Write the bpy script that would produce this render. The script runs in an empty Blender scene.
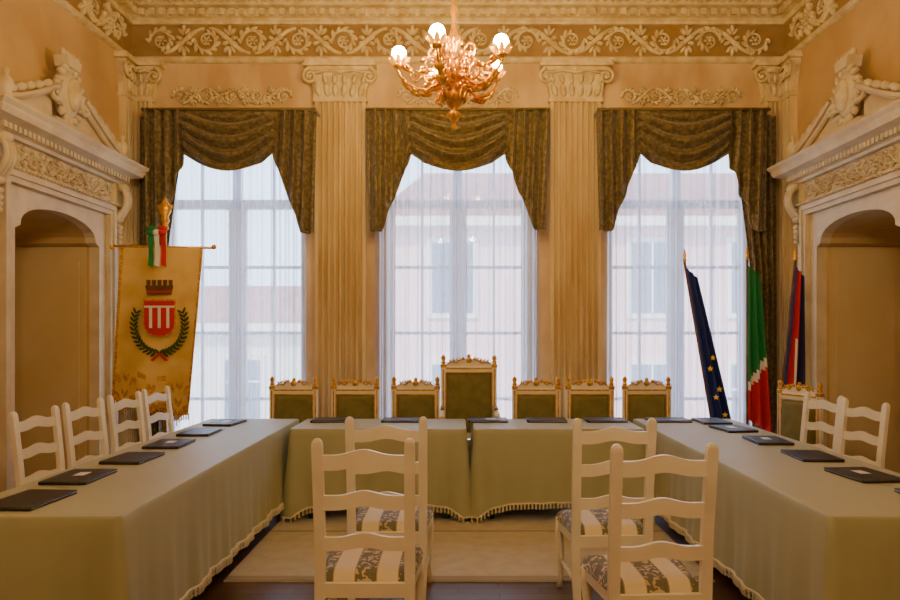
import bpy, bmesh, math, random
from mathutils import Matrix, Vector
random.seed(7)
pi=math.pi
sin=math.sin; cos=math.cos
def lin(c):
    r=[]
    for v in c:
        v/=255.0
        r.append(v/12.92 if v<=.04045 else ((v+.055)/1.055)**2.4)
    return (r[0],r[1],r[2],1)
# ---------------------------------------------------------------- materials
def mat(name,c,rough=.6,metal=0,c2=None,vs=4,bump=0,bs=40,detail=4,ramp=(.35,.65),spec=.5,sheen=0,stretch=None):
    m=bpy.data.materials.new(name); m.use_nodes=True
    nt=m.node_tree; N=nt.nodes; L=nt.links
    b=N['Principled BSDF']
    b.inputs['Base Color'].default_value=lin(c)
    b.inputs['Roughness'].default_value=rough
    b.inputs['Metallic'].default_value=metal
    b.inputs['Specular IOR Level'].default_value=spec
    if sheen: b.inputs['Sheen Weight'].default_value=sheen
    tc=N.new('ShaderNodeTexCoord')
    src=tc.outputs['Object']
    if stretch:
        mp=N.new('ShaderNodeMapping'); mp.inputs['Scale'].default_value=stretch
        L.new(src,mp.inputs['Vector']); src=mp.outputs['Vector']
    if c2:
        n=N.new('ShaderNodeTexNoise'); n.inputs['Scale'].default_value=vs; n.inputs['Detail'].default_value=detail
        L.new(src,n.inputs['Vector'])
        r=N.new('ShaderNodeValToRGB')
        r.color_ramp.elements[0].position=ramp[0]; r.color_ramp.elements[0].color=lin(c)
        r.color_ramp.elements[1].position=ramp[1]; r.color_ramp.elements[1].color=lin(c2)
        L.new(n.outputs['Fac'],r.inputs['Fac']); L.new(r.outputs['Color'],b.inputs['Base Color'])
    if bump:
        n2=N.new('ShaderNodeTexNoise'); n2.inputs['Scale'].default_value=bs; n2.inputs['Detail'].default_value=3
        L.new(src,n2.inputs['Vector'])
        bp=N.new('ShaderNodeBump'); bp.inputs['Strength'].default_value=bump; bp.inputs['Distance'].default_value=.02
        L.new(n2.outputs['Fac'],bp.inputs['Height']); L.new(bp.outputs['Normal'],b.inputs['Normal'])
    return m
M_wall=mat('wall_plaster',(184,150,100),.75,c2=(204,172,122),vs=1.6,bump=.1,bs=18,detail=8)
M_wallpink=mat('wall_marbled',(188,154,110),.7,c2=(214,186,142),vs=3,detail=9,bump=.05,stretch=(1,1,.5))
M_ceil=mat('ceiling_plaster',(170,146,102),.8,c2=(180,158,114),vs=2)
M_pil=mat('pilaster_stucco',(200,174,124),.6,c2=(220,198,152),vs=3,detail=8,stretch=(2,2,.4))
M_stucco=mat('stucco_ornament',(226,210,168),.6,c2=(198,174,126),vs=9)
M_frieze=mat('frieze_ground',(146,116,72),.75,c2=(160,130,88),vs=6)
M_portal=mat('portal_stucco',(198,178,140),.55,c2=(214,198,162),vs=5,detail=8)
M_niche=mat('door_cream',(200,174,124),.6,c2=(208,184,136),vs=2)
M_cloth=mat('tablecloth_olive',(162,162,124),.48,c2=(170,170,132),vs=1.5,bump=.06,bs=300,sheen=.15)
M_fringe=mat('fringe_cream',(226,216,180),.7,bump=.4,bs=200)
M_white=mat('chair_cream_lacquer',(240,232,206),.3,c2=(232,222,194),vs=6)
M_gold=mat('gilt',(230,178,66),.35,metal=.7,c2=(186,134,40),vs=30)
M_green=mat('olive_velvet',(108,102,50),.8,c2=(124,116,60),vs=12,sheen=.3)
M_brass=mat('brass',(238,180,44),.3,metal=.75,c2=(204,140,22),vs=25)
M_valance=mat('damask_olive',(82,68,36),.55,c2=(120,102,60),vs=26,detail=3,ramp=(.44,.58),sheen=.25)
M_valtrim=mat('valance_trim',(116,98,52),.7,bump=.5,bs=150)
M_winf=mat('window_paint',(226,228,228),.4)
M_leather=mat('black_leather',(30,26,24),.42,bump=.15,bs=200)
M_paper=mat('paper',(228,228,224),.6)
M_metalgreen=mat('leg_green_metal',(30,110,80),.4,metal=.3)
M_blue=mat('flag_blue',(28,48,124),.7)
M_yel=mat('flag_yellow',(250,212,40),.6)
M_fgreen=mat('flag_green',(14,124,66),.7)
M_fwhite=mat('flag_white',(232,228,218),.7)
M_fred=mat('flag_red',(198,30,36),.7)
M_fdark=mat('flag_dark',(40,36,84),.7)
M_wood=mat('pole_wood',(120,80,44),.4,c2=(90,56,28),vs=10)
M_banner=mat('banner_gold_silk',(216,176,92),.45,c2=(230,196,116),vs=5,sheen=.2)
M_bantrim=mat('banner_embroidery',(170,112,34),.5,c2=(226,176,80),vs=40)
M_leaf=mat('embroidered_leaf',(52,78,30),.7)
M_rug=mat('rug_beige',(188,180,156),.9,c2=(200,192,168),vs=9,bump=.2,bs=200)
M_rugb=mat('rug_border',(160,150,124),.9,bump=.2,bs=200)
M_facade=mat('street_plaster_pink',(236,186,176),.9,c2=(242,200,192),vs=.5)
M_facade2=mat('street_plaster_cream',(226,216,200),.9,c2=(236,228,216),vs=.5)
M_roof=mat('roof_tile',(176,124,110),.9,c2=(160,108,96),vs=3)
M_street=mat('street_stone',(150,146,140),.9,c2=(130,126,120),vs=2)
M_extwin=mat('street_window',(104,112,126),.3)

def parquet():
    m=bpy.data.materials.new('floor_parquet'); m.use_nodes=True
    N=m.node_tree.nodes; L=m.node_tree.links; b=N['Principled BSDF']
    tc=N.new('ShaderNodeTexCoord')
    br=N.new('ShaderNodeTexBrick'); br.inputs['Scale'].default_value=1
    br.inputs['Brick Width'].default_value=.5; br.inputs['Row Height'].default_value=.09
    br.inputs['Mortar Size'].default_value=.003
    br.inputs['Color1'].default_value=lin((100,72,48)); br.inputs['Color2'].default_value=lin((78,54,36)); br.inputs['Mortar'].default_value=lin((24,16,12))
    L.new(tc.outputs['Object'],br.inputs['Vector']); L.new(br.outputs['Color'],b.inputs['Base Color'])
    b.inputs['Roughness'].default_value=.3
    return m
M_floor=parquet()
def seatmat():
    m=bpy.data.materials.new('striped_damask'); m.use_nodes=True
    N=m.node_tree.nodes; L=m.node_tree.links; b=N['Principled BSDF']
    tc=N.new('ShaderNodeTexCoord'); sx=N.new('ShaderNodeSeparateXYZ'); L.new(tc.outputs['Object'],sx.inputs[0])
    a=N.new('ShaderNodeMath'); a.operation='MULTIPLY'; a.inputs[1].default_value=2*pi/.2; L.new(sx.outputs['X'],a.inputs[0])
    c=N.new('ShaderNodeMath'); c.operation='COSINE'; L.new(a.outputs[0],c.inputs[0])
    r=N.new('ShaderNodeValToRGB'); r.color_ramp.interpolation='CONSTANT'
    e=r.color_ramp.elements
    e[0].position=0; e[0].color=lin((228,214,176))
    e[1].position=.46; e[1].color=lin((184,158,100))
    x=e.new(.52); x.color=lin((108,104,80))
    mr=N.new('ShaderNodeMapRange'); mr.inputs[1].default_value=-1; mr.inputs[2].default_value=1
    L.new(c.outputs[0],mr.inputs[0]); L.new(mr.outputs[0],r.inputs['Fac'])
    v=N.new('ShaderNodeTexNoise'); v.inputs['Scale'].default_value=26; v.inputs['Detail'].default_value=0; v.inputs['Distortion'].default_value=1.5; L.new(tc.outputs['Object'],v.inputs['Vector'])
    r2=N.new('ShaderNodeValToRGB'); r2.color_ramp.elements[0].position=.56; r2.color_ramp.elements[1].position=.58
    L.new(v.outputs['Fac'],r2.inputs['Fac'])
    g=N.new('ShaderNodeMath'); g.operation='GREATER_THAN'; g.inputs[1].default_value=.52; L.new(mr.outputs[0],g.inputs[0])
    mu=N.new('ShaderNodeMath'); mu.operation='MULTIPLY'; L.new(r2.outputs['Color'],mu.inputs[0]); L.new(g.outputs[0],mu.inputs[1])
    mx=N.new('ShaderNodeMix'); mx.data_type='RGBA'; L.new(mu.outputs[0],mx.inputs['Factor']); L.new(r.outputs['Color'],mx.inputs['A']); mx.inputs['B'].default_value=lin((200,182,138))
    L.new(mx.outputs['Result'],b.inputs['Base Color']); b.inputs['Roughness'].default_value=.65
    return m
M_seat=seatmat()
def sheer():
    m=bpy.data.materials.new('sheer_voile'); m.use_nodes=True
    N=m.node_tree.nodes; L=m.node_tree.links
    out=N['Material Output']; N.remove(N['Principled BSDF'])
    t=N.new('ShaderNodeBsdfTransparent'); t.inputs[0].default_value=(.95,.96,1,1)
    d=N.new('ShaderNodeBsdfDiffuse'); d.inputs[0].default_value=(.70,.73,.84,1)
    tr=N.new('ShaderNodeBsdfTranslucent'); tr.inputs[0].default_value=(.78,.82,.97,1)
    m1=N.new('ShaderNodeMixShader'); m1.inputs[0].default_value=.78; L.new(d.outputs[0],m1.inputs[1]); L.new(tr.outputs[0],m1.inputs[2])
    m2=N.new('ShaderNodeMixShader'); L.new(t.outputs[0],m2.inputs[1]); L.new(m1.outputs[0],m2.inputs[2])
    lw=N.new('ShaderNodeLayerWeight'); lw.inputs['Blend'].default_value=.45
    mr=N.new('ShaderNodeMapRange'); mr.inputs[3].default_value=.52; mr.inputs[4].default_value=1.0
    L.new(lw.outputs['Facing'],mr.inputs[0]); L.new(mr.outputs[0],m2.inputs[0])
    L.new(m2.outputs[0],out.inputs['Surface'])
    return m
M_sheer=sheer()
def glassm():
    m=bpy.data.materials.new('window_glass'); m.use_nodes=True
    N=m.node_tree.nodes; L=m.node_tree.links
    out=N['Material Output']; N.remove(N['Principled BSDF'])
    t=N.new('ShaderNodeBsdfTransparent'); g=N.new('ShaderNodeBsdfGlossy'); g.inputs['Roughness'].default_value=.02
    m2=N.new('ShaderNodeMixShader'); m2.inputs[0].default_value=.03; L.new(t.outputs[0],m2.inputs[1]); L.new(g.outputs[0],m2.inputs[2])
    L.new(m2.outputs[0],out.inputs['Surface'])
    return m
M_glass=glassm()
def emis(name,c,s):
    m=bpy.data.materials.new(name); m.use_nodes=True
    b=m.node_tree.nodes['Principled BSDF']
    b.inputs['Base Color'].default_value=lin((255,230,180))
    b.inputs['Emission Color'].default_value=c; b.inputs['Emission Strength'].default_value=s
    return m
M_bulb=emis('bulb_glow',(1,.64,.20,1),420)
M_bulb_fill=emis('bulb_glow_fill',(1,.79,.50,1),900)  # stronger, whiter bulbs for the added fill chandelier only
M_shade=mat('amber_glass_shade',(255,170,30),.4,c2=(240,150,20),vs=30)
M_shade.node_tree.nodes['Principled BSDF'].inputs['Emission Color'].default_value=(1,.42,.02,1)
M_shade.node_tree.nodes['Principled BSDF'].inputs['Emission Strength'].default_value=1.0

# ---------------------------------------------------------------- mesh builder
class MB:
    def __init__(s): s.v=[];s.f=[];s.m=[];s.s=[];s.mats=[];s.M=Matrix()
    def mi(s,m):
        if m not in s.mats: s.mats.append(m)
        return s.mats.index(m)
    def add(s,vs,fs,m,smooth=False,X=None):
        k=len(s.v); T=s.M@X if X is not None else s.M
        for p in vs: s.v.append(T@Vector(p))
        if isinstance(m,list):
            for f,mm in zip(fs,m): s.f.append([i+k for i in f]); s.m.append(s.mi(mm)); s.s.append(smooth)
        else:
            j=s.mi(m)
            for f in fs: s.f.append([i+k for i in f]); s.m.append(j); s.s.append(smooth)
    def box(s,x0,x1,y0,y1,z0,z1,m,X=None):
        s.add([(x0,y0,z0),(x1,y0,z0),(x1,y1,z0),(x0,y1,z0),(x0,y0,z1),(x1,y0,z1),(x1,y1,z1),(x0,y1,z1)],
              [(0,3,2,1),(4,5,6,7),(0,1,5,4),(1,2,6,5),(2,3,7,6),(3,0,4,7)],m,False,X)
    def rbox(s,x0,x1,y0,y1,z0,z1,m,r=.008,X=None):
        vs=[];idx={}
        def V(x,y,z):
            k=(round(x,5),round(y,5),round(z,5))
            if k not in idx: idx[k]=len(vs); vs.append((x,y,z))
            return idx[k]
        lo=(x0,y0,z0);hi=(x1,y1,z1)
        r=min(r,(x1-x0)*.4,(y1-y0)*.4,(z1-z0)*.4)
        def P(sx,sy,sz,ax):
            c=[hi[0] if sx else lo[0],hi[1] if sy else lo[1],hi[2] if sz else lo[2]]
            sg=(sx,sy,sz)
            for a in range(3):
                if a!=ax: c[a]+= -r if sg[a] else r
            return V(*c)
        fs=[]
        sq=[(0,0),(1,0),(1,1),(0,1)]
        for ax in range(3):
            for sd in (0,1):
                f=[]
                for a,b in sq:
                    g=[0,0,0]; g[ax]=sd; o=[i for i in range(3) if i!=ax]; g[o[0]]=a; g[o[1]]=b
                    f.append(P(*g,ax))
                fs.append(f)
        for ax in range(3):
            o=[i for i in range(3) if i!=ax]
            for a,b in sq:
                g0=[0,0,0];g0[o[0]]=a;g0[o[1]]=b;g1=list(g0);g1[ax]=1
                fs.append([P(*g0,o[0]),P(*g1,o[0]),P(*g1,o[1]),P(*g0,o[1])])
        for a in (0,1):
            for b in (0,1):
                for c in (0,1): fs.append([P(a,b,c,0),P(a,b,c,1),P(a,b,c,2)])
        s.add(vs,fs,m,False,X)
    def prism(s,poly,y0,y1,m,X=None,bend=0):
        n=len(poly)
        vs=[(x,y0+bend*x*x,z) for x,z in poly]+[(x,y1+bend*x*x,z) for x,z in poly]
        fs=[list(range(n)),list(range(2*n-1,n-1,-1))]+[(i,(i+1)%n,n+(i+1)%n,n+i) for i in range(n)]
        s.add(vs,fs,m,False,X)
    def zprism(s,poly,z0,z1,m,X=None,smooth=False):
        n=len(poly)
        vs=[(x,y,z0) for x,y in poly]+[(x,y,z1) for x,y in poly]
        fs=[list(range(n)),list(range(2*n-1,n-1,-1))]+[(i,(i+1)%n,n+(i+1)%n,n+i) for i in range(n)]
        s.add(vs,fs,m,smooth,X)
    def tube(s,pts,r,m,seg=8,flat=1,X=None):
        pts=[Vector(p) for p in pts]; n=len(pts)
        rs=r if isinstance(r,(list,tuple)) else [r]*n
        vs=[];up=None
        for i,p in enumerate(pts):
            t=(pts[min(i+1,n-1)]-pts[max(i-1,0)]).normalized()
            if up is None:
                up=Vector((0,1,0)) if abs(t.y)<.9 else Vector((1,0,0))
            a=(up-t*up.dot(t)).normalized(); b=t.cross(a); up=a
            for k in range(seg):
                th=2*pi*k/seg
                vs.append(p+a*cos(th)*rs[i]*flat+b*sin(th)*rs[i])
        fs=[]
        for i in range(n-1):
            for k in range(seg):
                fs.append((i*seg+k,i*seg+(k+1)%seg,(i+1)*seg+(k+1)%seg,(i+1)*seg+k))
        fs.append(list(range(seg))[::-1]); fs.append([(n-1)*seg+k for k in range(seg)])
        s.add(vs,fs,m,True,X)
    def lathe(s,prof,m,seg=14,X=None):
        vs=[];n=len(prof)
        for r,z in prof:
            for k in range(seg):
                th=2*pi*k/seg; vs.append((max(r,.0005)*cos(th),max(r,.0005)*sin(th),z))
        fs=[(i*seg+k,i*seg+(k+1)%seg,(i+1)*seg+(k+1)%seg,(i+1)*seg+k) for i in range(n-1) for k in range(seg)]
        fs.append(list(range(seg))[::-1]); fs.append([(n-1)*seg+k for k in range(seg)])
        s.add(vs,fs,m,True,X)
    def ball(s,c,r,m,seg=8,rings=5,X=None,rot=None):
        if not isinstance(r,(tuple,list)): r=(r,r,r)
        T=Matrix.Translation(c)
        if rot is not None: T=T@rot
        if X is not None: T=X@T
        vs=[(0,0,-r[2])]
        for i in range(1,rings):
            ph=-pi/2+pi*i/rings
            for k in range(seg):
                th=2*pi*k/seg; vs.append((r[0]*cos(ph)*cos(th),r[1]*cos(ph)*sin(th),r[2]*sin(ph)))
        vs.append((0,0,r[2])); fs=[]
        for k in range(seg): fs.append((0,1+(k+1)%seg,1+k))
        for i in range(rings-2):
            for k in range(seg): fs.append((1+i*seg+k,1+i*seg+(k+1)%seg,1+(i+1)*seg+(k+1)%seg,1+(i+1)*seg+k))
        e=len(vs)-1;b=1+(rings-2)*seg
        for k in range(seg): fs.append((b+k,b+(k+1)%seg,e))
        s.add(vs,fs,m,True,T)
    def grid(s,fn,nu,nv,m,mf=None,X=None):
        vs=[fn(i/nu,j/nv) for i in range(nu+1) for j in range(nv+1)]
        fs=[];ms=[]
        for i in range(nu):
            for j in range(nv):
                fs.append((i*(nv+1)+j,(i+1)*(nv+1)+j,(i+1)*(nv+1)+j+1,i*(nv+1)+j+1))
                ms.append(mf((i+.5)/nu,(j+.5)/nv) if mf else m)
        s.add(vs,fs,ms,True,X)
    def mesh(s,name,recalc=True):
        me=bpy.data.meshes.new(name)
        me.from_pydata([tuple(v) for v in s.v],[],s.f)
        for m in s.mats: me.materials.append(m)
        me.polygons.foreach_set('material_index',s.m); me.polygons.foreach_set('use_smooth',s.s)
        if recalc:
            b=bmesh.new(); b.from_mesh(me); bmesh.ops.recalc_face_normals(b,faces=b.faces[:]); b.to_mesh(me); b.free()
        me.update(); return me
    def obj(s,name,loc=(0,0,0),rz=0,recalc=True,parent=None):
        o=bpy.data.objects.new(name,s.mesh(name,recalc)); bpy.context.collection.objects.link(o)
        o.location=loc; o.rotation_euler=(0,0,rz)
        if parent: o.parent=parent
        return o
def inst(me,name,loc,rz=0,sc=(1,1,1)):
    o=bpy.data.objects.new(name,me); bpy.context.collection.objects.link(o)
    o.location=loc; o.rotation_euler=(0,0,rz); o.scale=sc; return o
def RY(a): return Matrix.Rotation(a,4,'Y')

# ---------------------------------------------------------------- ornament
def rosette(mb,u,v,r,m,w=.02):
    mb.ball((u,w,v),(r*.32,r*.3,r*.32),m,7,5)
    for k in range(6):
        a=k*pi/3
        mb.ball((u+cos(a)*r*.6,w*.6,v+sin(a)*r*.6),(r*.36,r*.22,r*.2),m,6,4,rot=RY(-a))
def spiral(mb,cu,cv,R,sg,m,turns=1.3,a0=pi,depth=.02,leaves=9):
    pts=[];rr=[];n=26
    for i in range(n+1):
        t=i/n; a=a0+sg*turns*2*pi*t; r=R*(1-t*.7)
        pts.append((cu+cos(a)*r,depth*.6,cv+sin(a)*r)); rr.append(R*(.15-.08*t))
    mb.tube(pts,rr,m,6)
    for k in range(leaves):
        t=k/leaves*.62; a=a0+sg*turns*2*pi*t; r=R*(1-t*.7)
        la=a+sg*.9; sc=1.35 if k%2 else 1.0
        mb.ball((cu+cos(a)*(r+R*.16),depth*.5,cv+sin(a)*(r+R*.16)),(R*.3*sc,depth*.9,R*.14*sc),m,6,4,rot=RY(-la))
    rosette(mb,cu,cv,R*.5,m,depth)
def vine(mb,u0,u1,v,H,m,depth=.025,k=1.45):
    n=max(2,round((u1-u0)/(H*k))); st=(u1-u0)/n; R=H*.34
    for i in range(n):
        cu=u0+(i+.5)*st; sg=1 if i%2 else -1
        mir = 1 if cu<(u0+u1)/2 else -1
        spiral(mb,cu,v,R,sg*mir,m,a0=(pi if mir>0 else 0),depth=depth,leaves=9)
        if i<n-1:
            c2=cu+st; mid=(cu+c2)/2; s2=sg*mir
            pts=[(cu+R*.2+t*(st-R*.4),depth*.5,v+s2*H*.36*cos(t*pi)) for t in [q/10 for q in range(11)]]
            mb.tube(pts,[R*(.12+.10*sin(q/10*pi)) for q in range(11)],m,6)
            for q in (-1,1):
                for j,(dx,dz,an,l) in enumerate(((.0,.34,pi/2,.46),(.22,.26,.9,.40),(-.22,.26,pi-.9,.40),(.34,.08,.3,.34),(-.34,.08,pi-.3,.34))):
                    mb.ball((mid+dx*R*1.2,depth*.6,v+q*(dz*H)),(R*l,depth*.9,R*.16),m,6,4,rot=RY(-q*an))

W=3.65; YB=7.8; YF=-2.5; H=5.42; TH_W=.75
M_back=Matrix.Translation((0,YB,0))@Matrix.Diagonal((1,-1,1,1))
def side(sgn,y):
    return Matrix(((0,-sgn,0,sgn*W),(1,0,0,y),(0,0,1,0),(0,0,0,1)))
# ---------------------------------------------------------------- shell
WX=[-2.51,0,2.48]; WH=.8; WT=3.78
mb=MB()
poly=[(-W-TH_W,0)]
for x in WX: poly+=[(x-WH,0),(x-WH,WT),(x+WH,WT),(x+WH,0)]
poly+=[(W+TH_W,0),(W+TH_W,H),(-W-TH_W,H)]
mb.prism(poly,YB,YB+.4,M_wallpink)
mb.obj('wall_back')
PY=6.27
def arch(hw,zs,notch,rise,n=16):
    p=[(-hw,0),(-hw,zs)]
    for i in range(n+1):
        a=pi-pi*i/n; p.append(((hw-notch)*cos(a),zs+.03+rise*sin(a)**.8 if 0<i<n else zs+.03))
    p+=[(hw,zs),(hw,0)]; return p
AR=arch(.66,2.42,.07,.2)
for sg,nm in ((-1,'left'),(1,'right')):
    mb=MB(); mb.M=side(sg,PY)
    mb.prism([(YF-PY,0)]+AR+[(YB-PY,0),(YB-PY,H),(YF-PY,H)],-TH_W,0,M_wall)
    mb.obj('wall_'+nm)
mb=MB(); mb.box(-W-TH_W,W+TH_W,YF-.2,YF,0,H,M_wall); mb.obj('wall_front')
mb=MB(); mb.box(-W-TH_W-.1,W+TH_W+.1,YF-.2,YB+.4,-.2,0,M_floor); mb.obj('floor')
mb=MB(); mb.box(-W-TH_W,W+TH_W,YF-.2,YB+.4,H,H+.2,M_ceil); mb.obj('ceiling')
def ring(mb,prof,m):
    n=len(prof);vs=[]
    for d,z in prof: vs+=[(-W+d,YF+d,z),(W-d,YF+d,z),(W-d,YB-d,z),(-W+d,YB-d,z)]
    fs=[(i*4+k,i*4+(k+1)%4,(i+1)*4+(k+1)%4,(i+1)*4+k) for i in range(n-1) for k in range(4)]
    mb.add(vs,fs,m)
mb=MB()
ring(mb,[(0,4.99),(.05,4.99),(.06,5.02),(.05,5.03),(.05,5.05),(.09,5.06),(.09,5.14),(.17,5.15),(.18,5.19),(.24,5.22),(.27,5.27),(.27,5.30),(.34,5.34),(.40,5.38),(.42,5.42)],M_stucco)
ring(mb,[(0,4.64),(.015,4.64),(.015,4.99)],M_frieze)
ring(mb,[(0,4.57),(.03,4.58),(.05,4.60),(.05,4.62),(.03,4.64),(.0,4.64)],M_stucco)
x=-W+.15
while x<W-.15:
    mb.box(x,x+.06,YB-.14,YB-.08,5.06,5.13,M_stucco); x+=.11
for sg in (-1,1):
    y=2.0
    while y<YB-.15:
        a=sg*(W-.14);b=sg*(W-.08); mb.box(min(a,b),max(a,b),y,y+.06,5.06,5.13,M_stucco); y+=.11
x=-W+.2
while x<W-.2:
    mb.ball((x,YB-.2,5.19),(.03,.03,.025),M_stucco,6,4); x+=.08
for sg in (-1,1):
    y=3.0
    while y<YB-.2:
        mb.ball((sg*(W-.2),y,5.19),(.03,.03,.025),M_stucco,6,4); y+=.08
mb.obj('trim_1',recalc=False)
mb=MB(); mb.M=M_back
vine(mb,-W+.1,W-.1,4.815,.38,M_stucco,.045,1.3)
for x in WX: vine(mb,x-.72,x+.72,4.2,.23,M_stucco,.04,1.15)
for sg in (-1,1):
    mb.M=side(sg,0)
    vine(mb,2.5,YB-.1,4.815,.38,M_stucco,.045,1.3)
mb.obj('trim_2')
def fluted(w,d,n,back=0):
    p=[(-w/2,0)]; m=.03; fw=(w-2*m)/n
    p.append((-w/2,d)); 
    for i in range(n):
        a=-w/2+m+i*fw
        p+=[(a+fw*.14,d)]
        for k in range(1,6):
            t=k/6; p.append((a+fw*(.14+.72*t),d-.05*sin(pi*t)))
        p+=[(a+fw*.86,d)]
    p+=[(w/2,d),(w/2,0)]; return p
def pilaster(mb,w,n,M,vol=True):
    mb.M=M
    mb.zprism(fluted(w,.08,n),.28,4.12,M_pil)
    mb.box(-w/2-.05,w/2+.05,0,.10,0,.2,M_pil); mb.box(-w/2-.03,w/2+.03,0,.09,.2,.28,M_pil)
    mb.box(-w/2-.02,w/2+.02,0,.09,4.12,4.16,M_stucco)
    N=10
    R=[(w/2+.005+.085*(1-cos(t*pi/2)),4.16+.32*t) for t in [k/N for k in range(N+1)]]
    mb.prism([(-a,b) for a,b in R]+R[::-1],0,.09,M_stucco)
    mb.box(-w/2-.12,w/2+.12,0,.15,4.50,4.535,M_stucco)
    mb.box(-w/2-.10,w/2+.10,0,.13,4.535,4.57,M_stucco)
    mb.box(-w/2-.08,w/2+.08,0,.11,4.46,4.50,M_stucco)
    k=max(3,int(w/.09))
    for i in range(k):
        c=(i+.5)/k-.5; u=c*w
        mb.ball((u*1.02,.1,4.24),(w/k*.40,.03,.075),M_stucco,6,5,rot=RY(c*.7))
        mb.ball((u*1.15,.12,4.36),(w/k*.30,.03,.055),M_stucco,6,5,rot=RY(c*.9))
    mb.tube([(-w/2-.02,.115,4.42),(-w/4,.125,4.455),(0,.13,4.43),(w/4,.125,4.455),(w/2+.02,.115,4.42)],.018,M_stucco,6)
    rosette(mb,0,4.46,.055,M_stucco,.15)
    for q in (-1,1):
        pts=[];rr=[]
        for i in range(22):
            t=i/21;a=pi/2-q*2*pi*1.6*t; r=.085*(1-.8*t)
            pts.append((q*(w/2+.045)+cos(a)*r,.13,4.385+sin(a)*r)); rr.append(.020-.011*t)
        mb.tube(pts,rr,M_stucco,6); mb.ball((q*(w/2+.045),.13,4.385),.022,M_stucco)
mb=MB()
for x in (-1.3,1.3): pilaster(mb,.56,8,Matrix.Translation((x,YB,0))@Matrix.Diagonal((1,-1,1,1)))
for sg in (-1,1):
    pilaster(mb,.2,3,Matrix.Translation((sg*(W-.17),YB,0))@Matrix.Diagonal((1,-1,1,1)))
    pilaster(mb,.2,3,side(sg,YB-.17))
mb.obj('trim_3')
mb=MB()
for a,b in ((-1.62,-.83),(.83,1.62)): mb.box(a,b,YB-.03,YB,0,.16,M_pil)
mb.obj('baseboard_back')
for sg,nm in ((-1,'left'),(1,'right')):
    mb=MB(); a=sg*W;b=sg*(W-.03); mb.box(min(a,b),max(a,b),YF,PY-1.05,0,.18,M_pil); mb.obj('baseboard_'+nm)

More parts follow.
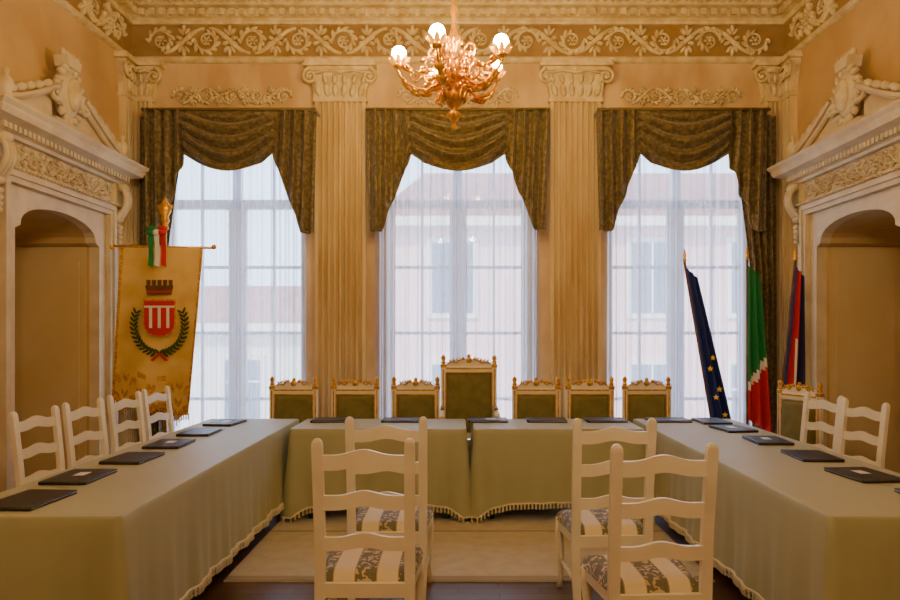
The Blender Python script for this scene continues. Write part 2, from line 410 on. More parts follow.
# ---------------------------------------------------------------- portals
def portal(sg,nm):
    mb=MB(); mb.M=side(sg,PY)
    P=M_portal
    def frame(o,i,top,w,inner=None):
        mb.prism([(-o,0)]+[(x,z) for x,z in inner]+[(o,0),(o,top),(-o,top)],0,w,P)
    frame(.84,.66,2.80,.10,AR)
    def rect(hw,top): return [(-hw,0),(-hw,top),(hw,top),(hw,0)]
    frame(.86,.8,2.84,.15,rect(.785,2.765))
    frame(.875,.8,2.855,.17,rect(.83,2.81))
    for q in (-1,1):
        a,b=sorted((q*.875,q*1.02)); mb.box(a,b,0,.11,.0,2.9,P)
        mb.box(a+.03,b-.03,.11,.125,.3,2.5,P)
        mb.box(a-.0,b+.0,0,.15,0,.22,P)
        c=q*.95
        mb.box(c-.07,c+.07,0,.16,2.9,3.12,P)
        for dx in (-.045,0,.045):
            pts=[(c+dx,.14+.08*sin(t*pi*1.1)+.03,3.1-.36*t) for t in [k/12 for k in range(13)]]
            mb.tube(pts,.022,P,6)
        mb.ball((c,.2,3.06),(.075,.06,.05),P,8,6); mb.ball((c,.15,2.74),(.07,.05,.04),P,8,6)
        for k in range(4): mb.ball((c,.16,2.66-.05*k),(.045-.008*k,.03,.03),P,6,5)
    mb.box(-1.03,1.03,0,.16,2.86,2.90,P)
    mb.box(-1.03,1.03,0,.12,2.90,3.10,P)
    prof=[(0,3.10),(.17,3.10),(.18,3.125),(.20,3.13),(.20,3.17),(.25,3.19),(.31,3.21),(.33,3.25),(.33,3.27),(.36,3.30),(.36,3.32),(0,3.34)]
    n=len(prof);vs=[]
    for d,z in prof:
        e=1.03+max(0,d-.17)*.85
        vs+=[(-e,0,z),(-e,d,z),(e,d,z),(e,0,z)]
    fs=[(i*4+k,i*4+k+1,(i+1)*4+k+1,(i+1)*4+k) for i in range(n-1) for k in range(3)]
    mb.add(vs,fs,P)
    u=-1.0
    while u<1.0:
        mb.box(u,u+.035,.19,.235,3.135,3.18,P); u+=.06
    u=-1.02
    while u<1.03: mb.ball((u,.17,2.88),(.02,.02,.018),P,6,4); u+=.05
    T=mb.M; mb.M=T@Matrix.Translation((0,.12,0))
    vine(mb,-.85,.85,3.0,.19,P,.03,1.2)
    mb.M=T
    for q in (-1,1):
        pts=[]
        for i in range(13):
            t=i/12; pts.append((q*(1.0-.78*t),.16,3.36+.34*t**1.3)); 
        for off,r in ((0,.035),(.05,.022)):
            mb.tube([(x,y+off,z+off*.3) for x,y,z in pts],r,P,7)
        mb.prism([(q*1.0,3.33),(q*.2,3.33),(q*.2,3.68),(q*.5,3.52),(q*.8,3.41)],0,.13,P)
        sp=[];r2=[]
        for i in range(18):
            t=i/17;a=pi/2+q*2*pi*1.4*t; r=.09*(1-.8*t)
            sp.append((q*.24+cos(a)*r,.18,3.66+sin(a)*r)); r2.append(.03-.015*t)
        mb.tube(sp,r2,P,6)
        mb.lathe([(.05,0),(.06,.03),(.03,.06),(.06,.12),(.05,.17),(.015,.21),(.03,.24),(0,.27)],P,10,X=Matrix.Translation((q*.93,.2,3.34)))
        for k in range(5):
            t=k/5; mb.ball((q*(.85-.6*t),.19,3.47+.26*t),(.07,.035,.035),P,6,5,rot=RY(q*.6))
    mb.ball((0,.14,3.70),(.16,.09,.22),P,12,8)
    mb.ball((0,.21,3.70),(.10,.05,.15),M_stucco,10,7)
    for k in range(16):
        a=2*pi*k/16; mb.ball((cos(a)*.18,.17,3.70+sin(a)*.24),(.055,.04,.028),P,6,5,rot=RY(-a-.5))
    mb.prism([(-.09,3.93),(.09,3.93),(.12,4.02),(-.12,4.02)],.09,.22,P)
    for k in range(5): mb.ball((-.11+.055*k,.17,4.05),(.022,.03,.035),P,6,5)
    mb.box(-.25,.25,0,.2,3.34,3.44,P)
    mb.prism([(-.66,0),(-.645,0),(-.645,2.42),(-.66,2.42)],-.72,-.03,M_niche)
    mb.prism([(.66,0),(.645,0),(.645,2.42),(.66,2.42)],-.72,-.03,M_niche)
    for q in (-1,1):
        a,b=sorted((q*.645,q*.632))
        mb.box(a,b,-.66,-.09,.2,2.28,M_niche)
    mb.obj('trim_portal_'+nm)
    d=MB(); d.M=side(sg,PY)
    o=-TH_W
    d.box(-.75,.75,o-.06,o-.005,0,2.75,M_niche)
    for q in (-1,1):
        for z0,z1 in ((.25,1.0),(1.15,2.2)):
            a,b=sorted((q*.08,q*.56))
            d.rbox(a,b,o-.005,o+.012,z0,z1,M_niche,.01)
    d.box(-.004,.004,o-.005,o-.002,0,2.6,M_wood)
    d.ball((.05,o+.03,1.08),(.02,.03,.02),M_brass)
    d.obj('door_1' if sg<0 else 'door_2')
portal(-1,'left'); portal(1,'right')

# ---------------------------------------------------------------- windows
for i,x in enumerate(WX):
    mb=MB(); y0,y1=YB+.17,YB+.24
    f=M_winf
    mb.box(x-WH,x-WH+.08,y0,y1,0,WT,f); mb.box(x+WH-.08,x+WH,y0,y1,0,WT,f)
    mb.box(x-WH,x+WH,y0,y1,WT-.08,WT,f); mb.box(x-WH,x+WH,y0-.04,y1,0,.12,f)
    mb.box(x-WH,x+WH,y0-.03,y1,2.98,3.08,f)
    mb.box(x-.045,x+.045,y0-.03,y1,.1,WT-.05,f)
    for z in (2.30,1.55,.8): mb.box(x-WH,x+WH,y0+.01,y1-.01,z,z+.035,f)
    for q in (-1,1):
        mb.box(x+q*.41-.013,x+q*.41+.013,y0+.01,y1-.01,.1,WT-.05,f)
        mb.box(x+q*.07-.025,x+q*.07+.025,y0-.01,y1,.1,2.98,f)
    mb.box(x-WH+.02,x+WH-.02,y1-.02,y1-.015,.05,WT-.04,M_glass)
    mb.tube([(x-.02,y0-.06,1.30),(x-.02,y0-.06,1.16)],.01,M_brass); mb.ball((x-.02,y0-.05,1.3),.018,M_brass)
    mb.tube([(x,y0-.04,.3),(x,y0-.04,2.9)],.008,M_brass,6)
    mb.obj('window_%d'%(i+1))
def sheerc(x,hw,seed):
    rnd=random.Random(seed); ph=[rnd.uniform(0,6) for _ in range(6)]
    def fn(u,v):
        z=3.86-3.83*v
        s=2*hw*u-hw
        a=.6+.4*sin(s*7+ph[4])
        y=.026*sin(2*pi*s/.125+ph[0]+1.6*sin(s*5+ph[1]))*a+.011*sin(2*pi*s/.051+ph[2]+v*.6+2*sin(s*3))+.008*sin(s*5+ph[3]+v*1.5)*v
        X2=x+s+.012*sin(2*pi*s/.13+v*1.2+ph[1])
        return (X2,7.735+y,z)
    mb=MB(); mb.grid(fn,300,10,M_sheer)
    mb.tube([(x-hw-.02,7.735,3.87),(x+hw+.02,7.735,3.87)],.012,M_brass,8)
    mb.obj('sheer_curtain',recalc=False)
sheerc(-2.52,.83,0); sheerc(0,.91,1); sheerc(2.50,.86,2)
# swag valances
def valance(cx,hw,lt,rt,seed):
    zt=3.97
    def drop(u):
        a=abs(u); tail=lt if u<0 else rt
        if a<.52: return .47+.19*cos(pi/2*u/.52)
        t=(a-.52)/.48
        st=min(1,t/.72)
        return .47+(tail-.47)*(st+.03*sin(st*pi*5))
    def fn(U,v):
        u=-1+2*U; d=drop(u)*v; a=abs(u)
        k=min(1,max(0,(a-.46)/.14)); k=k*k*(3-2*k)
        ph=2*pi*(v*4.6 + .75*(a/.5)**2)
        sh=abs(sin(ph/2))
        sw=(.085*sh-.035)*min(1,v*6)
        pl=.040*sin(2*pi*u*hw/.115+v*1.0)+.01*sin(2*pi*u*hw/.05)
        bel=.07*sin(pi*min(1,v*1.05))*(1-k)
        y=-(sw*(1-k)+pl*k)-bel
        yy=7.52+y
        if a>.97: yy+=(a-.97)/.03*.06
        return (cx+u*hw*(1-.03*v*k),yy,zt-d)
    mb=MB(); mb.grid(fn,200,60,M_valance)
    mb.tube([Vector(fn(i/160,1))+Vector((0,-.006,0)) for i in range(3,158)],.012,M_valtrim,6)
    mb.box(cx-hw,cx+hw,7.50,7.79,3.955,3.985,M_valance)
    mb.tube([(cx-hw,7.495,3.965),(cx+hw,7.495,3.965)],.014,M_valtrim,6)
    mb.obj('swag_valance',recalc=False)
valance(0,.99,1.30,1.28,1)
valance(-2.46,.935,1.45,1.32,2)
valance(2.42,.925,1.30,1.30,3)
def drape(sg):
    def fn(u,v):
        z=3.94-3.9*v
        inner=2.96+.23*min(1,max(0,(v-.05)/.4))**.8+ .03*v
        outer=3.47
        X=inner+(outer-inner)*u
        y=.032*sin(2*pi*u*4.5+v*.7)
        return (sg*X,7.635+y,z)
    mb=MB(); mb.grid(fn,90,24,M_valance); mb.obj('drape_curtain',recalc=False)
drape(-1); drape(1)

# ---------------------------------------------------------------- tables
def table(name,x0,x1,y0,y1,cd=.105,cf=.03):
    mb=MB(); zt=.775; r=.03
    per=[]
    def edge(ax,ay,bx,by,nx,ny):
        L=math.hypot(bx-ax,by-ay); n=max(8,int(L/.03))
        for i in range(n+1):
            t=i/n; per.append((ax+(bx-ax)*t,ay+(by-ay)*t,nx,ny,min(t,1-t)*L))
    def corner(cx,cy,a0):
        for k in range(1,5):
            a=a0+k*pi/10; per.append((cx+cos(a)*r,cy+sin(a)*r,cos(a),sin(a),0))
    edge(x0+r,y0,x1-r,y0,0,-1); corner(x1-r,y0+r,-pi/2)
    edge(x1,y0+r,x1,y1-r,1,0); corner(x1-r,y1-r,0)
    edge(x1-r,y1,x0+r,y1,0,1); corner(x0+r,y1-r,pi/2)
    edge(x0,y1-r,x0,y0+r,-1,0); corner(x0+r,y0+r,pi)
    n=len(per); rows=[0,.006,.02,.1,.25,.4,.55,.7,.85,1]
    s=0; S=[]
    for i in range(n):
        S.append(s); j=(i+1)%n; s+=math.hypot(per[j][0]-per[i][0],per[j][1]-per[i][1])
    vs=[]
    hem=[]
    ph=random.uniform(0,6)
    for t in rows:
        for i,(x,y,nx,ny,dc) in enumerate(per):
            c=math.exp(-dc/.14)
            dz=.60+cd*c
            off=-.006*(1-min(1,t/.02)) + t*.012 + t**1.3*(.012*sin(2*pi*S[i]/.43+ph)+.007*sin(2*pi*S[i]/.17+2*ph)+.004)+cf*c*t
            # cloth gathers into one deep fold beside every corner
            off-= .022*t*math.exp(-((dc-.13)/.045)**2)
            z=zt-dz*t-(.004 if t>0.02 else 0)
            if t==.006: z=zt-.002
            p=(x+nx*off,y+ny*off,z); vs.append(p)
            if t==1: hem.append((Vector(p),Vector((nx,ny,0)),S[i]))
    fs=[]
    R=len(rows)
    for a in range(R-1):
        for i in range(n): fs.append((a*n+i,a*n+(i+1)%n,(a+1)*n+(i+1)%n,(a+1)*n+i))
    mb.add(vs,fs,M_cloth,True)
    mb.add([v for v in vs[:n]],[list(range(n))],M_cloth)
    mb.tube([h[0] for h in hem]+[hem[0][0]],.008,M_fringe,5)
    last=-1
    for p,nn,sv in hem:
        if sv-last>.026:
            last=sv
            mb.lathe([(.0045,0),(.012,-.012),(.006,-.02),(.013,-.042),(0,-.052)],M_fringe,5,X=Matrix.Translation(p+nn*.003))
    mb.box(x0+.03,x1-.03,y0+.03,y1-.03,.735,.765,M_wood)
    for lx in (x0+.16,x1-.16):
        for ly in (y0+.1,y1-.1):
            mb.tube([(lx,ly,.735),(lx,ly,.0)],.022,M_metalgreen,8)
    return mb.obj(name)
table('conference_table',-2.30,-1.47,3.05,6.5)
table('conference_table',1.62,2.52,3.05,6.5)
table('conference_table',-1.40,.07,5.8,6.5,.115,.05)
table('conference_table',.13,1.55,5.8,6.5,.115,.05)

# ---------------------------------------------------------------- ladder-back chair (faces +Y)
def ladder():
    mb=MB(); m=M_white; hw=.205
    def post(q):
        pts=[(q*(hw-.005),-.19-.03,0),(q*hw,-.19,.22),(q*hw,-.185,.42),(q*hw,-.20,.7),(q*(hw+.003),-.245,1.07)]
        vs=[];
        for i,(x,y,z) in enumerate(pts):
            a=.024 if z>.1 else .019; b=.017
            vs+=[(x-a,y-b,z),(x+a,y-b,z),(x+a,y+b,z),(x-a,y+b,z)]
        x,y,z=pts[-1]
        for dz,s in ((.015,.9),(.027,.62),(.033,.25)):
            a=.024*s;b=.017*s; yy=y-.12*dz
            vs+=[(x-a,yy-b,z+dz),(x+a,yy-b,z+dz),(x+a,yy+b,z+dz),(x-a,yy+b,z+dz)]
        n=len(vs)//4
        fs=[(i*4+k,i*4+(k+1)%4,(i+1)*4+(k+1)%4,(i+1)*4+k) for i in range(n-1) for k in range(4)]
        fs+=[(3,2,1,0),tuple((n-1)*4+k for k in range(4))]
        mb.add(vs,fs,m)
    post(-1); post(1)
    for z,h,a in ((1.0,.068,.026),(.815,.066,.022),(.625,.062,.02)):
        top=[];bot=[];N=20
        for i in range(N+1):
            u=-1+2*i/N; x=u*(hw-.018)
            wob=a*(cos(u*pi)*.5+.5)- .008*sin(abs(u)*pi)**2
            top.append((x,z+h/2+wob-.008)); bot.append((x,z-h/2+wob*.75-.008))
        yb=-.2-.045*max(0,(z-.7))/.37
        mb.prism(top+bot[::-1],yb-.014,yb+.008,m)
    fw=.245; yb,yf=-.195,.235
    mb.prism([(-hw,.37),(hw,.37),(hw,.435),(-hw,.435)],yb-.01,yb+.015,m)
    mb.prism([(-fw,.37),(fw,.37),(fw,.435),(-fw,.435)],yf-.025,yf,m)
    for q in (-1,1):
        a=[(q*hw,yb,z) for z in (.37,.435)]; b=[(q*fw,yf,z) for z in (.37,.435)]
        c=[(q*(hw-.022),yb,z) for z in (.37,.435)]; d=[(q*(fw-.022),yf,z) for z in (.37,.435)]
        mb.add([a[0],b[0],d[0],c[0],a[1],b[1],d[1],c[1]],[(0,1,2,3),(4,5,6,7),(0,1,5,4),(1,2,6,5),(2,3,7,6),(3,0,4,7)],m)
    def pad(u,v):
        y=yb+.02+(yf-.0-yb)*v; w=(hw+(fw-hw)*v)+.006
        x=(2*u-1)*w; ed=min(1,min(u,1-u)*9,min(v,1-v)*9); ed=sin(ed*pi/2)
        return (x,y,.425+.055*ed**.6+.008*sin(pi*u)*sin(pi*v))
    mb.grid(pad,28,28,M_seat)
    mb.add([pad(0,0),pad(1,0),pad(1,1),pad(0,1)],[(0,1,2,3)],M_seat)
    for q in (-1,1):
        pts=[(q*(fw-.022),yf-.022,.43),(q*(fw-.018),yf-.018,.34),(q*(fw-.026),yf-.026,.2),(q*(fw-.024),yf-.018,.06),(q*(fw-.02),yf-.01,0)]
        mb.tube(pts,[.026,.026,.019,.016,.022],m,10)
    for q in (-1,1): mb.tube([(q*hw,-.2,.17),(q*(fw-.025),yf-.025,.17)],.011,m,8)
    mb.tube([(-hw,-.195,.25),(hw,-.195,.25)],.011,m,8)
    mb.tube([(-.22,.02,.17),(.22,.02,.17)],.011,m,8)
    return mb.mesh('ladder_back_chair')
LB=ladder()
for x,y,r in ((-.425,3.39,0),(-.405,4.20,0),(.862,4.13,.03),(.872,3.25,.06)):
    inst(LB,'ladder_back_chair',(x,y,0),r,(1.0,1,1.0))
for x,y,a in ((-2.63,4.70,-8),(-2.61,5.27,-9),(-2.60,5.90,-9),(-2.59,6.50,-8)):
    inst(LB,'ladder_back_chair',(x,y,0),math.radians(-90+a),(.92,.94,.965))
for x,y,a in ((2.85,5.24,13),(2.83,5.80,12)):
    inst(LB,'ladder_back_chair',(x,y,0),math.radians(90+a),(.94,.94,.965))

# ---------------------------------------------------------------- gilt upholstered chairs (face -Y)
def gilt(w,h,arms,name):
    mb=MB(); m=M_white; hw=w/2; yb=.22
    zt=h-.12
    for q in (-1,1):
        c=q*(hw-.025)
        mb.rbox(c-.024,c+.024,yb-.02,yb+.022,0,zt+.02,m,.006)
        mb.rbox(c-.03,c+.03,yb-.027,yb+.028,zt-.02,zt+.015,M_gold,.006)
        mb.lathe([(.02,0),(.028,.015),(.014,.03),(.026,.055),(.02,.075),(.006,.09),(0,.095)],M_gold,10,X=Matrix.Translation((c,yb,zt+.018)))
        mb.rbox(c-.006,c+.006,yb-.026,yb-.018,.55,zt-.03,M_gold,.002)
        mb.lathe([(.02,0),(.028,.03),(.018,.06),(.026,.3),(.028,.42)],m,10,X=Matrix.Translation((c,-.2,0)))
    mb.rbox(-hw+.04,hw-.04,yb-.016,yb+.018,zt-.07,zt-.005,m,.006)
    mb.rbox(-hw+.04,hw-.04,yb-.016,yb+.018,.5,.56,m,.006)
    mb.rbox(-hw+.05,hw-.05,yb-.022,yb-.014,zt-.035,zt-.02,M_gold,.002)
    x0=hw-.05; z0=.565; z1=zt-.072
    def pad(u,v):
        e=min(1,min(u,1-u)*10,min(v,1-v)*10); e=sin(e*pi/2)
        return ((2*u-1)*x0,yb-.004-.032*e**.6-.008*sin(pi*u)*sin(pi*v),z0+(z1-z0)*v)
    mb.grid(pad,20,20,M_green)
    mb.box(-x0,x0,yb,yb+.01,z0,z1,M_green)
    for a in ((-x0,z0,-x0,z1),(x0,z0,x0,z1),(-x0,z1,x0,z1),(-x0,z0,x0,z0)):
        mb.tube([(a[0],yb-.018,a[1]),(a[2],yb-.018,a[3])],.006,M_gold,6)
    N=24; top=[];
    ch=.055 if not arms else .075
    for i in range(N+1):
        u=-1+2*i/N; x=u*(hw-.055)
        top.append((x,zt+ .012+ch*(.35+.65*cos(u*pi/2)**2)*(.86+.14*cos(u*pi*7))))
    mb.prism(top+[(hw-.055,zt-.008),(-hw+.055,zt-.008)],yb-.008,yb+.012,m)
    for q in (-1,1):
        sp=[(q*(.045)+q*(hw-.12)*t,yb-.014,zt+.022+ch*.55*(1-t)+.012*sin(t*pi*3)) for t in [k/12 for k in range(13)]]
        mb.tube(sp,[.010-.004*k/12 for k in range(13)],M_gold,6)
        for k in range(5):
            t=k/5+.1; mb.ball((q*(.04+(hw-.12)*t),yb-.014,zt+.045+ch*.45*(1-t)),(.02,.008,.010),M_gold,6,4,rot=RY(-q*.7))
    mb.ball((0,yb-.012,zt+ch*.75),(.032,.014,.03),M_gold,10,6)
    mb.ball((0,yb,zt+ch+.02),(.02,.014,.024),M_gold,8,6)
    mb.rbox(-hw+.005,hw-.005,-.235,yb+.02,.37,.43,m,.008)
    mb.rbox(-hw+.02,hw-.02,-.225,yb-.03,.425,.5,M_green,.03)
    mb.rbox(-hw+.02,hw-.02,-.242,-.234,.385,.4,M_gold,.003)
    for q in (-1,1): mb.rbox(q*(hw-.025)-.012,q*(hw-.025)+.012,-.19,yb,.12,.15,m,.004)
    mb.rbox(-hw+.03,hw-.03,-.0,.024,.12,.15,m,.004)
    if arms:
        for q in (-1,1):
            c=q*(hw-.02)
            pts=[(c,yb,.80),(c,.05,.81),(c,-.12,.80),(c,-.2,.785),(c,-.235,.75),(c,-.21,.735)]
            mb.tube(pts,[.022,.022,.024,.028,.024,.015],m,8)
            mb.tube([(c,-.19,.4),(c,-.16,.55),(c,-.19,.68),(c,-.18,.78)],[.022,.018,.018,.02],m,8)
            mb.ball((c,-.222,.755),.03,M_gold); mb.rbox(c-.02,c+.02,-.1,.1,.82,.845,M_green,.008)
    return mb.mesh(name)
G=gilt(.485,1.145,False,'gilt_upholstered_chair'); TH=gilt(.565,1.36,True,'gilt_armchair')
for x in (-1.645,-1.03,-.43,.785,1.315,1.89):
    inst(G,'gilt_upholstered_chair',(x,6.80,0),random.uniform(-.03,.03))
inst(TH,'gilt_armchair',(.11,6.86,0),0)
inst(G,'gilt_upholstered_chair',(2.92,6.32,0),math.radians(-68))

# ---------------------------------------------------------------- folders
def folder(label):
    mb=MB()
    mb.rbox(-.175,.175,-.125,.125,0,.006,M_leather,.003)
    mb.rbox(-.168,.17,-.118,.118,.006,.012,M_paper,.002)
    mb.rbox(-.175,.175,-.125,.125,.012,.019,M_leather,.003)
    mb.tube([(-.174,-.122,.0095),(-.174,.122,.0095)],.0095,M_leather,8)
    if label: mb.box(-.02,.07,-.03,.03,.0191,.0198,M_paper)
    return mb.mesh('document_folder')
F=folder(False);F2=folder(True)
tz=.776
rr=random.Random(3)
for i,(x,y) in enumerate(((-2.03,3.32),(-2.08,3.85),(-2.05,4.42),(-2.05,4.98),(-2.05,5.56),(-2.04,6.14))):
    inst(F2 if i in(1,3,5) else F,'document_folder',(x,y,tz),pi/2+rr.uniform(-.12,.12))
for i,(x,y) in enumerate(((2.3,3.34),(2.26,3.9),(2.27,4.5),(2.27,5.14),(2.26,5.76),(2.26,6.25))):
    inst(F2 if i in(1,3,4) else F,'document_folder',(x,y,tz),pi/2+rr.uniform(-.12,.12))
for i,x in enumerate((-1.13,-.5,.13,.80,1.33,1.9)):
    inst(F2 if i in (2,) else F,'document_folder',(x if i!=2 else .27,6.32,tz),rr.uniform(-.06,.06))

# ---------------------------------------------------------------- rug
mb=MB()
mb.box(-1.48,1.62,4.42,7.3,0.0,.012,M_rug)
for a in ((-1.48,1.62,4.42,4.50),(-1.48,1.62,5.5,5.53)): mb.box(a[0],a[1],a[2],a[3],.012,.0135,M_rugb)
mb.obj('floor_rug')

# ---------------------------------------------------------------- chandelier
def chandelier():
    mb=MB(); B=M_brass
    mb.lathe([(0,-.50),(.012,-.49),(.022,-.465),(.012,-.44),(.03,-.42),(.045,-.39),(.03,-.36),(.02,-.345),(.06,-.31),(.085,-.26),(.075,-.21),(.035,-.18),(.03,-.16),(.06,-.12),(.10,-.07),(.10,-.03),(.055,0),(.03,.03),(.025,.08),(.05,.13),(.055,.17),(.03,.22),(.018,.26),(.02,.34),(.035,.38),(.015,.43),(.01,.5),(0,.52)],B,18)
    for ring_r,z,n,s in ((.09,-.26,12,.04),(.085,-.20,10,.035),(.105,-.05,14,.045),(.12,-.12,12,.04),(.055,.15,8,.028),(.045,-.39,8,.022)):
        for k in range(n):
            a=2*pi*k/n
            mb.ball((cos(a)*ring_r,sin(a)*ring_r,z),(s*.4,s*.5,s),B,6,5,rot=Matrix.Rotation(a,4,'Z')@RY(.35))
    z=.5
    i=0
    while z<H-3.55-.1:
        pts=[];
        for k in range(9):
            a=2*pi*k/8; u=cos(a)*.018; w=sin(a)*.034
            pts.append((u,0,z+w) if i%2 else (0,u,z+w))
        mb.tube(pts,.006,B,5); z+=.052; i+=1
    mb.lathe([(.09,H-3.55),(.08,H-3.6),(.03,H-3.65),(.01,H-3.68)],B,14)
    for k in range(5):
        a=math.radians(254+72*k); ca,sa=cos(a),sin(a)
        def P(r,z,o=0): return (ca*r-sa*o,sa*r+ca*o,z)
        rs=[.06,.13,.2,.27,.33,.385,.41,.405,.40]; zs=[-.10,-.16,-.2,-.195,-.16,-.11,-.06,-.04,-.03]
        mb.tube([P(r,z) for r,z in zip(rs,zs)],[.014,.015,.014,.013,.012,.011,.010,.010,.012],B,8)
        for c,zc,R,s in ((.17,-.10,.055,1),(.29,-.10,.05,-1),(.13,.07,.06,1)):
            pts=[];r2=[]
            for i in range(20):
                t=i/19; an=-pi/2+s*2*pi*1.4*t; rad=R*(1-.75*t)
                pts.append(P(c+cos(an)*rad,zc+sin(an)*rad)); r2.append(.010-.004*t)
            mb.tube(pts,r2,B,6)
        for r,z,t in ((.12,-.19,.4),(.2,-.24,.0),(.28,-.23,-.5),(.35,-.17,-.9),(.22,-.06,.5),(.33,-.06,-.4),(.1,.0,.9)):
            mb.ball(P(r,z),(.05,.02,.018),B,7,5,rot=Matrix.Rotation(a,4,'Z')@RY(t))
            mb.ball(P(r,z+.015,.02),(.036,.015,.015),B,6,4,rot=Matrix.Rotation(a+.5,4,'Z')@RY(t))
            mb.ball(P(r,z+.015,-.02),(.036,.015,.015),B,6,4,rot=Matrix.Rotation(a-.5,4,'Z')@RY(t))
        X=Matrix.Translation(P(.40,-.03))
        mb.lathe([(.01,-.03),(.035,-.015),(.045,0),(.02,.005),(.018,.03),(.0,.032)],B,12,X=X)
        for j in range(8):
            b=2*pi*j/8
            mb.ball((ca*.40+cos(b)*.055,sa*.40+sin(b)*.055,.0),(.010,.023,.040),M_shade,6,5,rot=Matrix.Rotation(b,4,'Z')@RY(.7))
        mb.ball((ca*.40,sa*.40,.058),(.054,.054,.056),M_bulb,14,10)
        a2=a+math.radians(36); c2,s2=cos(a2),sin(a2)
        pts=[];r2=[]
        for i in range(22):
            t=i/21; an=pi+ -2*pi*1.3*t; rad=.08*(1-.75*t)
            pts.append((c2*(.2+cos(an)*rad),s2*(.2+cos(an)*rad),-.07+sin(an)*rad)); r2.append(.010-.004*t)
        mb.tube(pts,r2,B,6)
        for r,z in ((.14,-.13),(.2,-.16),(.26,-.12),(.27,-.04),(.16,.02)):
            mb.ball((c2*r,s2*r,z),(.04,.018,.02),B,6,5,rot=Matrix.Rotation(a2,4,'Z')@RY(.6))
    return mb.mesh('chandelier')
CH=chandelier()
inst(CH,'chandelier',(-.03,5.12,3.55))
CH_fill=CH.copy()
for i,m in enumerate(CH_fill.materials):
    if m==M_bulb: CH_fill.materials[i]=M_bulb_fill
inst(CH_fill,'chandelier',(0,.4,3.55))  # invented copy, unseen above the camera, added as frontal fill light

# ---------------------------------------------------------------- flags
def flag(name,top,bot,hoist,w0,w1,mf,dx,extra=None,L=1.3):
    mb=MB(); t=Vector(top);b=Vector(bot)
    mb.tube([b,t],.014,M_wood,10)
    mb.lathe([(.012,0),(.024,.02),(.012,.04),(.02,.07),(0,.14)],M_brass,8,X=Matrix.Translation(t))
    mb.lathe([(.13,0),(.13,.02),(.06,.05),(.04,.1),(.025,.3),(.02,.3)],M_brass,16,X=Matrix.Translation((b.x,b.y,0)))
    ax=(b-t).normalized()
    def fn(u,v):
        p=t+ax*(.06+v*L)
        w=w0+(w1-w0)*v
        x=p.x+dx*w*u
        y=p.y-.02-.05*sin(u*2*pi*2.2+v*1.3)*min(1,u*4)*(.3+.7*v)
        z=p.z-.10*u-.05*v*u
        return (x,y,z)
    mb.grid(fn,40,36,None,mf)
    if extra: extra(mb,fn)
    mb.obj(name,recalc=False)
def star(mb,c,r,m):
    pts=[]
    for k in range(10):
        a=pi/2+k*pi/5; q=r if k%2==0 else r*.45; pts.append((c[0]+cos(a)*q,c[2]+sin(a)*q))
    mb.prism(pts,c[1]-.006,c[1]-.002,m)
def eus(mb,fn):
    for u,v in ((.75,.52),(.35,.62),(.7,.72),(.35,.80),(.72,.88)):
        c=fn(u,v); y=min(fn(max(0,u-.12),v)[1],c[1],fn(min(1,u+.12),v)[1])
        star(mb,(c[0],y-.005,c[2]),.033,M_yel)
flag('european_union_flag',(2.33,7.2,2.30),(2.72,7.2,.02),1,.15,.30,lambda u,v:M_blue,.75,eus,1.62)
def itm(u,v):
    t=v+.25*u-.1
    return M_fgreen if t<.66 else (M_fwhite if t<.72 else M_fred)
flag('italian_flag',(3.05,7.38,2.34),(3.05,7.38,.02),1,.12,.24,itm,1,None,1.62)
def pim(u,v):
    if u<.18 or v>.9: return M_blue
    if .42<u<.5 : return M_fwhite if v>.5 else M_fred
    return M_fred if u<.6 else M_fdark
flag('regional_flag',(3.40,7.05,2.30),(3.16,7.05,.02),1,.08,.22,pim,1,None,1.35)

# ---------------------------------------------------------------- gonfalon
mb=MB(); gx,gy=-2.95,7.0
mb.tube([(gx,gy+.05,0),(gx,gy+.05,2.62)],.017,M_brass,10)
mb.lathe([(.2,0),(.2,.03),(.08,.06),(.04,.12),(.03,.4)],M_brass,16,X=Matrix.Translation((gx,gy+.05,0)))
mb.lathe([(.018,0),(.04,.03),(.02,.06),(.045,.10),(.03,.14),(.06,.2),(.05,.26),(.02,.3),(0,.36)],M_brass,12,X=Matrix.Translation((gx,gy+.05,2.6)))
for q in (-1,1): mb.ball((gx+q*.05,gy+.05,2.82),(.02,.012,.05),M_brass,8,6,rot=RY(q*.5))
mb.tube([(gx-.50,gy,2.44),(gx+.52,gy,2.42)],.013,M_brass,8)
for q in (-1,1): mb.ball((gx+q*.51,gy,2.43),.026,M_brass)
def bx(u,v): return gx-.41+.82*u-.11*v+(-.03*(u-.5))*v
def bany(u,v): return gy-.03+.026*sin(u*9+v*1.5)*(.3+v)-.02*v
def bz(u,v):
    bot=.86-.16*u+.10*abs(cos(u*pi*3))**.7*.9-.02
    return 2.42-(2.42-bot)*v
def ban(u,v): return (bx(u,v),bany(u,v),bz(u,v))
def bmf(u,v):
    if u<.035 or u>.965 or v>.97: return M_bantrim
    if v>.80 and (sin(u*pi*9)*sin(v*60)>.15): return M_bantrim
    return M_banner
mb.grid(ban,60,60,None,bmf)
mb.tube([Vector(ban(i/60,1)) for i in range(61)],.014,M_bantrim,6)
for i in range(0,61,2): mb.tube([Vector(ban(i/60,1)),Vector(ban(i/60,1))+Vector((0,0,-.06))],.007,M_bantrim,5)
sx,sz=gx-.0,1.72
Y0=gy-.080
def flatp(poly,m,k): mb.prism(poly,Y0-.004*k-.004,Y0-.004*k,m)
def shield(s):
    p=[(sx-.15*s,sz+.17*s),(sx+.15*s,sz+.17*s),(sx+.15*s,sz-.06*s)]
    for k in range(1,8):
        a=k/8; p.append((sx+.15*s*cos(a*pi),sz-.06*s-.12*s*sin(a*pi)))
    p.append((sx-.15*s,sz-.06*s)); return p
flatp(shield(1.08),M_bantrim,0); flatp(shield(1.0),M_fred,1)
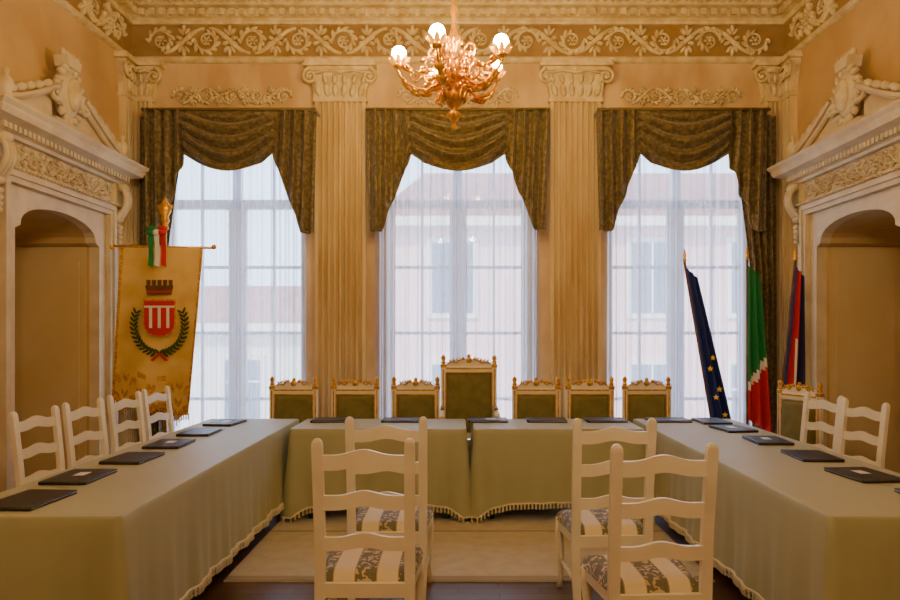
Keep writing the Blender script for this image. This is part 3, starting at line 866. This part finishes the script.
for k in (-1,0,1): flatp([(sx+k*.085-.014,sz+.10),(sx+k*.085+.014,sz+.10),(sx+k*.085+.014,sz-.10),(sx+k*.085-.014,sz-.10)],M_fwhite,2)
flatp([(sx-.15,sz+.10),(sx+.15,sz+.10),(sx+.15,sz+.12),(sx-.15,sz+.12)],M_fwhite,2)
cz=sz+.23
flatp([(sx-.12,cz),(sx+.12,cz),(sx+.14,cz+.09),(sx-.14,cz+.09)],M_wood,1)
for k in range(5):
    a=sx-.125+k*.055; flatp([(a,cz+.09),(a+.034,cz+.09),(a+.038,cz+.145),(a-.004,cz+.145)],M_wood,1)
flatp([(sx-.125,cz+.02),(sx+.125,cz+.02),(sx+.13,cz+.035),(sx-.13,cz+.035)],M_fred,2)
for q in (-1,1):
    stem=[]
    for k in range(14):
        a=-pi/2+q*k*.15; x=sx+cos(a)*.25;z=sz-.06+sin(a)*.29
        stem.append((x,Y0,z))
        for s in (-1,1):
            d=a+q*pi/2+s*.75
            mb.ball((x+cos(d)*.03,Y0-.006,z+sin(d)*.03),(.034,.005,.012),M_leaf,6,4,rot=RY(-d))
    mb.tube(stem,.004,M_leaf,5)
    flatp([(sx+q*.0,sz-.34),(sx+q*.09,sz-.42),(sx+q*.06,sz-.43),(sx,sz-.37)],M_fred,2)
for i,m in enumerate((M_fgreen,M_fwhite,M_fred)):
    o=(i-1)*.05
    def rb(u,v,o=o,i=i): return (gx-.02+o+.05*(u-.5)+(i-1)*.02*v,gy-.09-.012*sin(v*6+i),2.56-.32*v-.02*u)
    mb.grid(rb,4,14,m)
    mb.ball((gx-.02+o*1.1,gy-.1,2.56),(.045,.04,.035),m,8,6)
mb.ball((gx-.07,gy-.1,2.60),(.05,.03,.03),M_fgreen,8,6); mb.ball((gx+.04,gy-.1,2.60),(.05,.03,.03),M_fred,8,6)
mb.obj('civic_gonfalon_banner',recalc=False)

# ---------------------------------------------------------------- outside
mb=MB()
mb.box(-40,40,8.6,60,-6.2,-6,M_street); mb.obj('street_ground')
def building(name,x0,x1,y,zt,m):
    mb=MB(); mb.box(x0,x1,y,y+8,-6,zt,m)
    mb.box(x0-.4,x1+.4,y-.5,y+8,zt,zt+.25,M_facade2)
    mb.prism([(x0-.4,zt+.25),(x1+.4,zt+.25),(x1-1,zt+1.4),(x0+1,zt+1.4)],y-.4,y+8,M_roof)
    x=x0+1.2
    while x<x1-1.5:
        for z in (-4.5,-1.2,2.1):
            if z+1.9<zt:
                mb.box(x-.15,x+1.25,y-.08,y,z-.15,z+2.05,M_facade2); mb.box(x,x+1.1,y-.1,y-.02,z,z+1.9,M_extwin)
                mb.box(x+.52,x+.58,y-.13,y-.05,z,z+1.9,M_winf); mb.box(x,x+1.1,y-.13,y-.05,z+1.2,z+1.26,M_winf)
        x+=2.7
    mb.obj(name)
building('street_building',-1.9,16,19,4.4,M_facade)
building('street_building',-22,-2.6,22,1.6,M_facade2)
sun=bpy.data.lights.new('sun','SUN'); sun.energy=9; sun.angle=.02; sun.color=(1,.93,.82)
so=bpy.data.objects.new('sun',sun); bpy.context.collection.objects.link(so); so.rotation_euler=(math.radians(48),0,math.radians(-25))
w=bpy.data.worlds.new('sky'); bpy.context.scene.world=w; w.use_nodes=True
w.node_tree.nodes['Background'].inputs[0].default_value=(.58,.76,1,1)
w.node_tree.nodes['Background'].inputs[1].default_value=8.0

# ---------------------------------------------------------------- camera
cam=bpy.data.cameras.new('camera'); co=bpy.data.objects.new('camera',cam); bpy.context.collection.objects.link(co)
co.location=(0,0,1.58); co.rotation_euler=(pi/2,0,0)
cam.sensor_width=36; cam.lens=28; cam.shift_x=-8/900; cam.shift_y=32/900; cam.clip_start=.05
bpy.context.scene.camera=co
